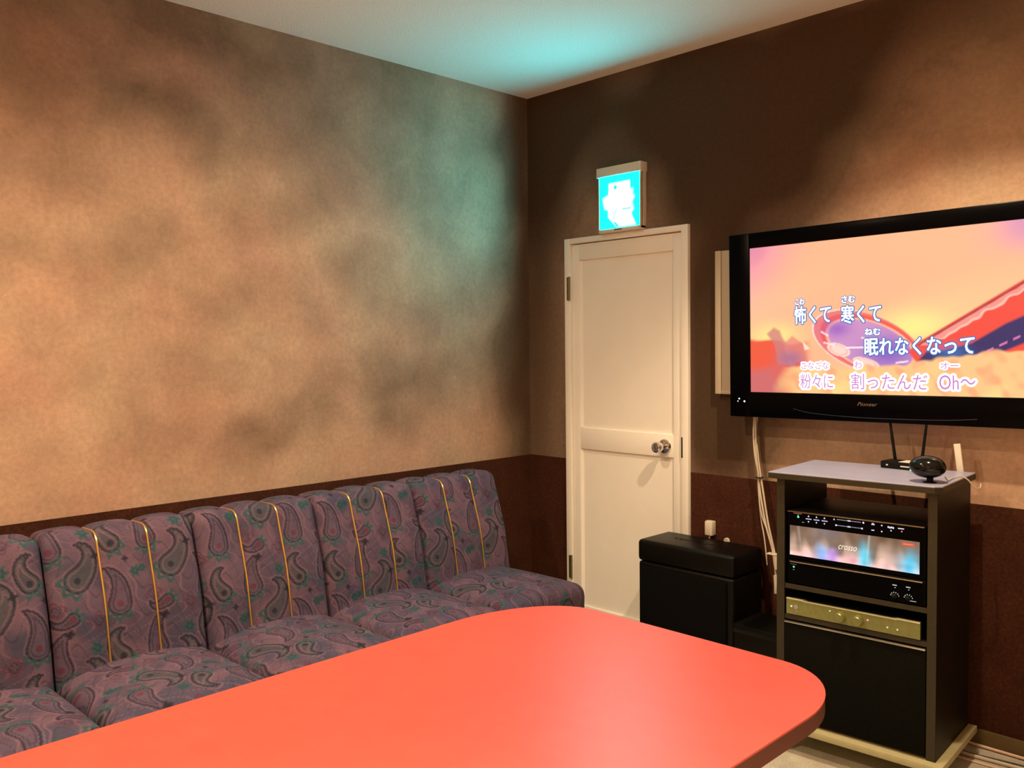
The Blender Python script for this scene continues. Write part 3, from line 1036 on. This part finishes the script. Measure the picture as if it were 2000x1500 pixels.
def lyric(txt, box, kind, k=1.0):
    v, f = text_mesh(txt, 0.0)
    if not len(v): return
    sx = (box[2] - box[0]) / (v[:, 0].max() - v[:, 0].min())
    def ring(rad, c, y, n=12):
        for q in range(n):
            t = 2 * math.pi * q / n
            du, dv = rad * math.cos(t), rad * math.sin(t)
            add_text(mb, txt, (box[0] + du, box[1] + dv, box[2] + du, box[3] + dv),
                     lambda a, b, y=y + q * 1e-6: (a, y, b), 0, col=c)
    if kind == 'sung':
        ring(.0046 * k, BL, .0032); ring(.0012, WT, .0024, 6)
    else:
        ring(.0078 * k, LW, .0034, 14)
        add_text(mb, txt, box, lambda a, b: (a, .0026, b), 0, col=PU)


lyric('怖くて', (.186, .258, .326, .324), 'sung')
lyric('寒くて', (.366, .253, .508, .318), 'sung')
lyric('こわ', (.190, .330, .224, .352), 'sung', .7)
lyric('さむ', (.368, .328, .416, .352), 'sung', .7)
lyric('眠れなくなって', (.451, .138, .810, .198), 'sung')
lyric('ねむ', (.452, .210, .506, .233), 'sung', .7)
lyric('粉々に', (.208, .018, .334, .072), 'next')
lyric('割ったんだ', (.402, .018, .664, .074), 'next')
lyric('Oh～', (.702, .022, .814, .070), 'next')
lyric('こなごな', (.212, .090, .318, .116), 'next', .8)
lyric('わ', (.414, .092, .440, .118), 'next', .8)
lyric('オー', (.706, .092, .762, .112), 'next', .8)
mb.build('screen', M_EMIT, tv, smooth=False, colors=True)

mb = MB(); mb.box(1.100, -.030, 1.165, 2.40, -.001, 1.750, .003)
mb.box(1.100, -.036, 1.165, 1.128, -.029, 1.750, .003)
mb.box(1.128, -.034, 1.165, 2.40, -.029, 1.180, .002)
bd = mb.build('mounting_board', M_BOARD)
# move geometry origin to its base
bd.data.transform(Matrix.Translation((-1.1, 0, -1.165))); bd.location = (1.1, 0, 1.165)
tag(bd, 'cream board on the wall, showing behind the left side of the television', 'board')

# ------------------------------------------------------------------ floor speaker + case
sp = thing('floor_speaker', 'black rounded speaker cabinet standing on the floor beside the door', 'speaker', (.862, -.245, 0), (0, 0, 0))
mb = MB()
mb.box(0, 0, .008, .452, .215, .470, .012, 3); mb.build('cabinet', M_BLACK, sp)
mb = MB(); mb.box(-.003, -.003, .471, .455, .218, .560, .016, 4); mb.build('top_cap', M_BLACK, sp)
mb = MB(); mb.box(.015, -.012, .03, .425, -.001, .455, .006, 2); mb.build('grille', M_GRILLE, sp)
mb = MB()
rr = random.Random(4)
for k in range(11):   # raised lettering on the lid, too worn to read
    xx = .105 + k * .0215
    yy = .118 - k * .0008
    if k % 3 == 0: mb.box(xx, yy - .008, .5598, xx + .006, yy + .008, .5612)
    elif k % 3 == 1: mb.box(xx, yy - .008, .5598, xx + .015, yy - .004, .5612); mb.box(xx, yy + .003, .5598, xx + .013, yy + .007, .5612)
    else: mb.box(xx, yy - .002, .5598, xx + .015, yy + .002, .5612); mb.box(xx + .006, yy - .008, .5598, xx + .010, yy + .008, .5612)
mb.build('raised_lettering', M_MATBLK, sp, smooth=False)
for a in (.04, .41):
    for b in (.03, .185):
        mb = MB(); mb.cyl((a, b, 0), (a, b, .009), .014); mb.build('rubber_foot', M_MATBLK, sp)

cs = thing('equipment_case', 'low black case on the floor between speaker and equipment rack', 'case', (1.345, -.30, 0))
mb = MB(); mb.box(0, 0, 0, .215, .20, .318, .010, 3); mb.build('case_body', M_BLACK, cs)
mb = MB(); mb.box(-.002, -.002, .290, .217, .202, .322, .006, 2); mb.build('case_lid', M_BLACK, cs)

# wall outlet with plug
ol = thing('wall_outlet', 'white plug and round socket low on the wall behind the black speaker', 'outlet', (1.068, -.0005, .60))
mb = MB(); mb.box(-.020, -.034, -.030, .016, -.002, .030, .004)
mb.box(-.026, -.012, .012, -.019, -.004, .028, .001)
mb.build('plug_adapter', M_IVORY, ol)
mb = MB(); mb.lathe([(0, 0), (.013, 0), (.013, .006), (.009, .007), (.009, .004), (0, .004)], (.068, 0, -.047), (0, -1, 0), 20)
mb.build('round_socket', M_IVORY, ol)
mb = MB(); mb.tube([(-.002, -.02, -.030), (-.004, -.02, -.05), (.004, -.018, -.08)], .0035); mb.build('cord', M_CABLE, ol)

# ------------------------------------------------------------------ equipment rack
TH_ = math.radians(3.6)
rk = thing('equipment_rack', 'tall dark equipment rack on casters holding the karaoke machines', 'rack', (2.1227, -.4415, 0), (0, 0, TH_))
RW, RD, PT = .506, .352, .028
ZB, ZT = .100, .918
mb = MB(); mb.box(-PT, 0, ZB, 0, RD, ZT); mb.build('side_panel', M_CAB, rk)
mb = MB(); mb.box(-RW, 0, ZB, -RW + PT, RD, ZT); mb.build('side_panel', M_CAB, rk)
for x0 in (-PT, -RW):
    mb = MB(); mb.box(x0 + .0005, -.0022, ZB + .0015, x0 + PT - .0005, -.0002, ZT - .001, .0008, 1)
    mb.build('edge_strip', M_CABEDGE, rk)
hx = lambda x0, y0_, x1, y1_, c: [(x0, y0_), (x1 - c, y0_), (x1, y0_ + c), (x1, y1_), (x0, y1_)]
mb = MB(); mb.prism(hx(-RW - .020, -.022, .014, RD + .004, .018), ZT + .003, ZT + .023, .0015, 1); mb.build('rack_top', M_CABTOP, rk, angle=.4)
mb = MB(); mb.prism(hx(-RW - .0205, -.0235, .0150, RD + .003, .018), ZT + .001, ZT + .0195, .001, 1); mb.build('top_edge', M_CABEDGE, rk, angle=.4)
for (za, zb) in ((.550, .566), (.447, .463)):
    mb = MB(); mb.box(-RW + PT, .004, za, -PT, RD - .02, zb); mb.box(-RW + PT, .0015, za, -PT, .004, zb, mi=1)
    mb.build('shelf', [M_CAB, M_CABEDGE], rk)
dr = MB(); dr.box(-RW + PT + .002, -.004, ZB + .012, -PT - .002, .014, .436, .001); dr = dr.build('rack_door', M_CABDOOR, rk)
mb = MB(); mb.box(-RW + PT + .002, -.008, .4365, -PT - .002, .010, .4425, .001); mb.build('pull_strip', M_SILVER, dr)
mb = MB(); mb.box(-RW - .012, -.032, .078, .026, RD + .010, .100, .002); mb.build('base_board', M_BASE, rk)
for a, b in ((-RW + .03, .01), (-.03, .01), (-RW + .03, RD - .05), (-.03, RD - .05)):
    mb = MB()
    mb.box(a - .024, b - .024, .070, a + .024, b + .024, .0775, .002)
    mb.box(a - .016, b - .012, .030, a - .012, b + .016, .071); mb.box(a + .012, b - .012, .030, a + .016, b + .016, .071)
    cst = mb.build('caster', M_SILVER, rk)
    mb = MB(); mb.lathe([(0, -.010), (.024, -.010), (.027, -.006), (.027, .006), (.024, .010), (0, .010)], (a, b + .004, .0275), (1, 0, 0), 28)
    mb.build('wheel', M_CASTER, cst)

RM = Matrix.Translation((2.1227, -.4415, 0)) @ Matrix.Rotation(TH_, 4, 'Z')
rp = lambda x, y, z: RM @ Vector((x, y, z))

# karaoke controller with lit display
kc = thing('karaoke_controller', 'black karaoke machine with lit smoky display in the upper rack bay', 'karaoke machine', rp(0, 0, .6485), (0, 0, TH_))
K0, K1 = -.472, -.034
mb = MB(); mb.box(K0, .012, 0, K1, .32, .165, .004); mb.build('chassis', M_MATBLK, kc)
mb = MB(); mb.box(K0 + .002, .0005, .160, K1 - .004, .0045, .1635, .001); mb.build('trim_line', simple('bronze trim', (.35, .26, .14), .3, .9), kc)


def flame_cols(u, v):
    a, b = u / .410, v / .099
    n1 = wob(a, b * .05, 30, 31); n2 = wob(a, b * .3, 45, 33); n3 = wob(a, b * .05, 85, 34)
    hgt = .42 + .16 * n1 + .10 * n3
    C = np.zeros(u.shape + (3,)); C[:] = L(122, 104, 92)
    C = mixn(C, L(92, 70, 56), np.clip(.4 + .5 * n1, 0, 1) * sstep(.5, 1, b))
    C = mixn(C, L(140, 140, 150), .45 * np.exp(-((a - .30) / .10) ** 2) * sstep(.5, 1, b))
    C = mixn(C, L(205, 178, 165), 1 - sstep(0, 1, b / np.maximum(hgt * 1.7, .1)))
    C = mixn(C, L(252, 205, 200), .9 * (1 - sstep(0, 1, b / np.maximum(.25 + .12 * n3, .08))))
    for c0, wd, hh, cc in ((.27, .055, .65, (150, 190, 240)), (.345, .05, .40, (205, 170, 230)), (.60, .050, .85, (110, 205, 230)),
                           (.93, .075, .80, (120, 205, 235)), (.50, .04, .35, (235, 185, 190)), (.76, .05, .5, (205, 180, 175))):
        m = np.exp(-((a - c0) / (wd * (1.15 - .6 * b))) ** 2) * (1 - sstep(hh * .35, hh * 1.1, b + .08 * n3))
        C = mixn(C, L(*cc), .88 * np.clip(m, 0, 1))
    C = mixn(C, L(205, 225, 215), .35 * np.exp(-((a - .625 - (b - .5) * .02) / .008) ** 2))
    C = mixn(C, L(195, 180, 170), .35 * np.exp(-((a - .085 + (b - .5) * .03) / .010) ** 2))
    C = C * (1 + .10 * n2 * (1 - b) + .08 * n3)[..., None]
    C = C.mean(-1, keepdims=True) + (C - C.mean(-1, keepdims=True)) * 1.35
    return np.clip(C, 0, 1.2) * 1.05


mb = MB(); panel(mb, .410, .099, 160, 50, flame_cols, lambda a, b: (-.4615 + a, .0030, .0165 + b))
ox_, oz_ = -.4615, .0165
add_text(mb, 'crosso', (ox_ + .163, oz_ + .042, ox_ + .222, oz_ + .056), lambda a, b: (a, .0022, b), col=L(255, 240, 215), shear=.4)
v4 = [(ox_ + .358, .0022, oz_ + .082), (ox_ + .396, .0022, oz_ + .082), (ox_ + .396, .0022, oz_ + .093), (ox_ + .358, .0022, oz_ + .093)]
mb.add(v4, [(0, 1, 2, 3)], 0, L(205, 85, 60))
v4 = [(ox_ + .363, .0018, oz_ + .0862), (ox_ + .391, .0018, oz_ + .0862), (ox_ + .391, .0018, oz_ + .0885), (ox_ + .363, .0018, oz_ + .0885)]
mb.add(v4, [(0, 1, 2, 3)], 0, L(245, 150, 110))
disp = mb.build('display', M_EMIT, kc, smooth=False, colors=True)
mb = MB(); mb.box(K0, .004, .004, K1, .0115, .163, .003, mi=1)
WB = (.75, .78, 1.0)


def tri(cx, cz, s, d, col=WB):
    mb.add([(cx - s, .0028, cz - d * s * .8), (cx + s, .0028, cz - d * s * .8), (cx, .0028, cz + d * s)], [(0, 1, 2)], 0, col)


def bar(x0, z0, x1, z1, col=WB):
    mb.add([(x0, .0028, z0), (x1, .0028, z0), (x1, .0028, z1), (x0, .0028, z1)], [(0, 1, 2, 3)], 0, col)


KX = lambda a: ox_ + a * .410 - 0.0
for a in (.155, .220, .285):
    tri(KX(a), .1525, .0032, 1); tri(KX(a), .1335, .0030, -1)
    for k in range(5): bar(KX(a) - .009 + k * .004, .1415, KX(a) - .009 + k * .004 + .003, .1445)
tri(KX(.362), .1530, .0030, 1); bar(KX(.583), .1505, KX(.583) + .005, .1560)
bar(KX(.372), .1320, KX(.372) + .005, .1370); bar(KX(.573), .1320, KX(.573) + .005, .1370)
for row in (.1535, .1345):
    for k in range(16):
        a = .385 + k * .0118
        big = .0022 if k in (7, 8) else .0009
        bar(KX(a), row - big, KX(a) + .0016 + big, row + big)
bar(KX(.650), .1500, KX(.650) + .010, .1530); bar(KX(.652), .1540, KX(.652) + .007, .1560); bar(KX(.650), .1320, KX(.650) + .009, .1350)
tri(KX(.727), .1525, .0030, 1); tri(KX(.727), .1325, .0030, -1)
for k in range(4): bar(KX(.770) + k * .005, .1470 - (k % 2) * .001, KX(.770) + k * .005 + .004, .1525 - (k % 2) * .001)
tri(KX(.795), .1400, .0028, 1)
bar(KX(.845), .1480, KX(.845) + .018, .1510)
bar(KX(.868), .1390, KX(.868) + .004, .1430, (1.6, .15, .25))
bar(KX(.062), .1430, KX(.062) + .006, .1490, (.2, 1.5, .7)); bar(KX(.066), .1510, KX(.066) + .002, .1535, (.2, 1.0, .5))
bar(KX(.030), .1560, KX(.030) + .028, .1575, (.5, .16, .08)); bar(KX(.10), .1290, KX(.10) + .008, .1310, (.3, .28, .3))
fp = mb.build('front_panel', [M_EMIT, M_BEZEL], kc, smooth=False, colors=True)
disp.parent = fp

# mixing amplifier (black, below)
ka = thing('mixing_amplifier', 'plain black amplifier directly under the karaoke display unit', 'amplifier', rp(0, 0, .5665), (0, 0, TH_))
mb = MB(); mb.box(K0, .012, 0, K1, .32, .0815, .003); mb.build('chassis', M_MATBLK, ka)
mb = MB(); mb.box(K0 + .010, .0003, .0735, K1 - .008, .0045, .0775, .0015); mb.build('trim_line', simple('pale trim', (.55, .46, .34), .25, .95), ka)
mb = MB(); mb.box(K0, .004, .002, K1, .0115, .0805, .003, mi=1)
bar2 = lambda x0, z0, x1, z1, c: mb.add([(x0, .0028, z0), (x1, .0028, z0), (x1, .0028, z1), (x0, .0028, z1)], [(0, 1, 2, 3)], 0, c)
G_ = (.55, .55, .52)
bar2(-.4505, .0560, -.4450, .0610, (.3, 1.2, .55)); bar2(-.4500, .0470, -.4460, .0505, (.12, .2, .14)); bar2(-.459, .0665, -.438, .0678, (.10, .14, .11))
for cx in (-.123, -.083):
    bar2(cx - .007, .0520, cx + .006, .0550, G_); bar2(cx - .001, .0450, cx + .003, .0470, G_)
    for k in range(6):
        t = math.pi * (.05 + .9 * k / 5)
        xx, zz = cx + .012 * math.cos(t), .0200 + .011 * math.sin(t)
        bar2(xx - .0012, zz - .0016, xx + .0012, zz + .0016, (.5, .5, .48))
bar2(-.078, .0120, -.060, .0137, G_)
mb.build('front_panel', [M_EMIT, M_BEZEL], ka, smooth=False, colors=True)
for cx in (-.123, -.083):
    mb = MB(); mb.lathe([(0, 0), (.0085, 0), (.008, .006), (.0, .0062)], (cx, .004, .020), (0, -1, 0), 20); mb.build('knob', M_GLOSSBLK, ka)

# silver amplifier
am = thing('silver_amplifier', 'slim champagne amplifier with two round knobs below the black units', 'amplifier', rp(0, 0, .4635), (0, 0, TH_))
A0, A1 = -.470, -.046
mb = MB(); mb.box(A0 + .01, .010, 0.004, A1 - .01, .30, .052, .002); mb.build('chassis', M_MATBLK, am)
mb = MB()
prof = [(A0, .0565), (A0 + .058, .0565), (A0 + .07, .0535), (A1 - .085, .0535), (A1 - .068, .0565), (A1, .0565), (A1, .003), (A0, .003)]
b = bmesh.new(); fv = [b.verts.new((x, 0, z)) for x, z in prof]; bv = [b.verts.new((x, .010, z)) for x, z in prof]
b.faces.new(fv); b.faces.new(bv[::-1])
for i in range(8): b.faces.new((fv[i], bv[i], bv[(i + 1) % 8], fv[(i + 1) % 8]))
mb.bm(b)
ap = mb.build('front_panel', M_CHAMP, am, loc=(0, -.004, 0), angle=.3)
mb = MB()
mb.box(A0, -.0065, .0525, A0 + .058, -.0035, .0570, .0008); mb.box(A0 + .058, -.0065, .0510, A1 - .068, -.0035, .0540, .0006)
mb.box(A1 - .068, -.0065, .0525, A1, -.0035, .0570, .0008)
mb.build('upper_lip', M_CHAMPTOP, am)
for cx in (-.288, -.231):
    mb = MB(); mb.lathe([(0, 0), (.0175, 0), (.0175, .003), (.0165, .005), (.0160, .020), (.0140, .0225), (.0, .0225)], (cx, -.0045, .026), (0, -1, 0), 32)
    mb.build('volume_knob', M_CHAMP, am)
mb = MB(); mb.lathe([(0, 0), (.0075, 0), (.0075, .002), (.0, .002)], (-.436, -.0045, .030), (0, -1, 0), 20)
mb.box(-.442, -.0055, .014, -.430, -.004, .0165, .0005)
mb.build('power_button', M_SILVER, am)
for cx, cz, r_, c_l in ((-.4525, .0295, .0030, (.9, .85, .4)), (-.3225, .0385, .0022, (.8, .9, .35)), (-.2020, .0330, .0028, (1.0, .45, .40)),
                        (-.142, .022, .0028, (.6, .65, .28)), (-.112, .021, .0028, (.6, .65, .28))):
    mb = MB(); mb.cyl((cx, -.0040, cz), (cx, -.0056, cz), r_, n=12, col=c_l)
    mb.build('indicator_light', M_EMIT, am, colors=True)

# on the rack top
ZR = ZT + .023
rt_ = thing('wifi_router', 'small black box with two upright antennas at the back of the rack top', 'router', (1.838, -.170, ZR), (0, 0, math.radians(-5)))
mb = MB(); mb.box(0, 0, 0, .160, .075, .0245, .003); mb.box(.020, -.0008, .010, .027, .0002, .0145, mi=1); mb.box(.070, -.0008, .009, .100, .0002, .013, mi=1); mb.build('case', [M_MATBLK, M_LABEL], rt_)
mb = MB(); mb.box(.062, .003, .0246, .150, .060, .0256); mb.build('sticker', M_LABEL, rt_, smooth=False)
mb = MB(); mb.cyl((.010, .088, .006), (.010, .082, .030), .0055); mb.cyl((.010, .082, .028), (-.008, .082, .150), .0055, .0042); mb.build('antenna', M_MATBLK, rt_)
mb = MB(); mb.cyl((.104, .088, .006), (.104, .082, .030), .0055); mb.cyl((.104, .082, .028), (.118, .082, .150), .0055, .0042); mb.build('antenna', M_MATBLK, rt_)
mb = MB(); mb.box(.000, .0745, .004, .16, .090, .012, .001); mb.build('rear_bar', M_MATBLK, rt_)

eg = thing('sensor_pod', 'glossy black egg-shaped receiver on a stem at the rack top edge', 'receiver', (2.077, -.391, ZR))
mb = MB(); mb.ellipsoid((-.003, 0, .0475), (.0535, .046, .0340), 40, 26); mb.build('pod', M_GLOSSBLK, eg)
mb = MB(); mb.cyl((.004, 0, .003), (.004, 0, .022), .0095); mb.lathe([(0, 0), (.020, 0), (.019, .002), (.010, .004), (0, .004)], (.004, 0, 0), (0, 0, 1)); mb.build('stem', M_MATBLK, eg)
mb = MB(); mb.ellipsoid((-.044, -.024, .036), (.0035, .003, .003), 12, 8, col=(.25, 1.3, .6)); mb.build('status_light', M_EMIT, eg, colors=True)

wc = thing('receiver_cable', 'thin white cable running from the egg receiver over the rack edge', 'cable', (2.077, -.391, ZR))
pts = [(2.118, -.372, ZR + .018), (2.116, -.345, ZR + .0045), (2.112, -.315, ZR + .0032), (2.108, -.27, ZR + .0032), (2.118, -.235, ZR + .0045),
       (2.136, -.225, ZR - .006), (2.150, -.212, ZR - .030), (2.158, -.185, ZR - .034), (2.150, -.150, ZR - .026), (2.146, -.130, ZR - .10), (2.143, -.115, ZR - .5)]
pts = [(a - 2.077, b_ + .391, c - ZR) for a, b_, c in pts]
mb = MB(); mb.tube(pts[:9], .0020, n=8); mb.build('cable', M_CABLE, wc)

st = thing('white_stick', 'narrow white upright strip leaning at the rear edge of the rack top', 'strip', (2.075, -.0690, ZR - .10))
mb = MB(); mb.box(-.0105, -.004, 0, .0105, .004, .190, .0015, M=Matrix.Rotation(-.13, 4, 'Y')); mb.build('strip', M_IVORY, st)
mb = MB(); mb.box(-.015, -.0105, .0, .015, -.004, .030, .001); mb.build('clip', M_DARK, st)

# ------------------------------------------------------------------ cables
cb = thing('cable_bundle', 'off-white cables hanging from the television down beside the rack', 'cable bundle', (1.33, -.05, 0))
lines = [
    [(1.290, -.045, 1.090), (1.283, -.045, 1.02), (1.292, -.05, .93), (1.306, -.05, .86), (1.315, -.052, .79), (1.345, -.06, .66), (1.385, -.07, .545), (1.400, -.075, .43)],
    [(1.300, -.045, 1.090), (1.290, -.040, 1.02), (1.300, -.042, .93), (1.312, -.045, .86), (1.325, -.046, .79), (1.352, -.052, .66), (1.388, -.065, .545), (1.408, -.07, .43)],
    [(1.283, -.043, 1.080), (1.280, -.040, 1.01), (1.290, -.042, .93), (1.302, -.045, .86), (1.305, -.046, .79), (1.320, -.052, .68), (1.340, -.06, .60), (1.352, -.06, .50)],
    [(1.295, -.050, 1.085), (1.296, -.052, 1.01), (1.299, -.052, .93), (1.309, -.055, .86), (1.312, -.056, .79), (1.325, -.058, .70), (1.370, -.068, .60), (1.392, -.075, .50)],
]
for k, ln in enumerate(lines):
    ln = [(a - 1.33, b_ + .05, c) for a, b_, c in ln]
    mb = MB(); mb.tube(ln, .0038 if k < 2 else .0026, n=8); mb.build('cable', M_CABLE, cb)
mb = MB(); mb.box(-.033, -.013, .838, -.008, .015, .843); mb.build('cable_tie', M_DARK, cb)
mb = MB(); mb.box(.030, -.030, .5475, .072, -.004, .5520); mb.build('cable_tie', M_IVORY, cb)
mb = MB()
for za, zb_ in ((.40, .47), (.495, .545)):
    mb.tube([(.067, -.027, zb_), (.070, -.028, (za + zb_) / 2), (.071, -.028, za)], .0085, n=10)
mb.build('cable_sleeve', M_CABLE, cb)

for nm, lab, mat, r_, pts in (
    ('floor_cable', 'pinkish cable running along the foot of the wall right of the rack', M_PCABLE, .0048,
     [(2.03, -.012, .0075), (2.10, -.0140, .0075), (2.25, -.0145, .0075), (2.45, -.0150, .0075), (2.7, -.015, .0075)]),
    ('floor_cable', 'thick pale cable lying on the carpet right of the rack', M_CABLE, .0060,
     [(2.02, -.10, .008), (2.10, -.107, .007), (2.20, -.100, .007), (2.35, -.085, .007), (2.6, -.07, .007)]),
    ('floor_cable', 'thin black cable beside the thick pale one on the carpet', M_BCABLE, .0032,
     [(2.02, -.085, .004), (2.09, -.088, .004), (2.16, -.080, .004), (2.26, -.066, .004), (2.50, -.045, .004)]),
    ('floor_cable', 'thin pinkish cable on the carpet nearest the rack base', M_PCABLE, .0034,
     [(2.05, -.135, .004), (2.10, -.140, .004), (2.16, -.140, .004), (2.25, -.135, .004), (2.45, -.125, .004)]),
):
    mb = MB(); mb.tube([(a - pts[0][0], b_ - pts[0][1], c) for a, b_, c in pts], r_, n=10)
    o = mb.build(nm, mat, loc=(pts[0][0], pts[0][1], 0)); tag(o, lab, 'cable', 'cables on the carpet by the rack')

# ------------------------------------------------------------------ ceiling downlights (out of view; the last two added for fill)
for i, (lx, ly, W_, cone, bl_) in enumerate(LAMPS):
    t = thing('ceiling_downlight', 'unseen round recessed ceiling downlight', 'ceiling light', (lx, ly, HC), group='recessed ceiling downlights')
    mb = MB()
    n = 36; v = []; f = []
    for r, z in ((.062, -.0005), (.062, -.006), (.050, -.006), (.046, -.0005)):
        for k in range(n): v.append((r * math.cos(2 * math.pi * k / n), r * math.sin(2 * math.pi * k / n), z))
    for j in range(3):
        for k in range(n): f.append((j * n + k, j * n + (k + 1) % n, (j + 1) * n + (k + 1) % n, (j + 1) * n + k))
    mb.add(v, f); mb.build('trim_ring', M_WHITE, t)
    ld = bpy.data.lights.new('downlight_lamp', 'SPOT')
    ld.energy = W_; ld.color = WARM; ld.spot_size = math.radians(cone); ld.spot_blend = bl_
    ld.shadow_soft_size = .022
    lo = bpy.data.objects.new('lamp', ld); COL.objects.link(lo); lo.parent = t; lo.location = (0, 0, -.03)
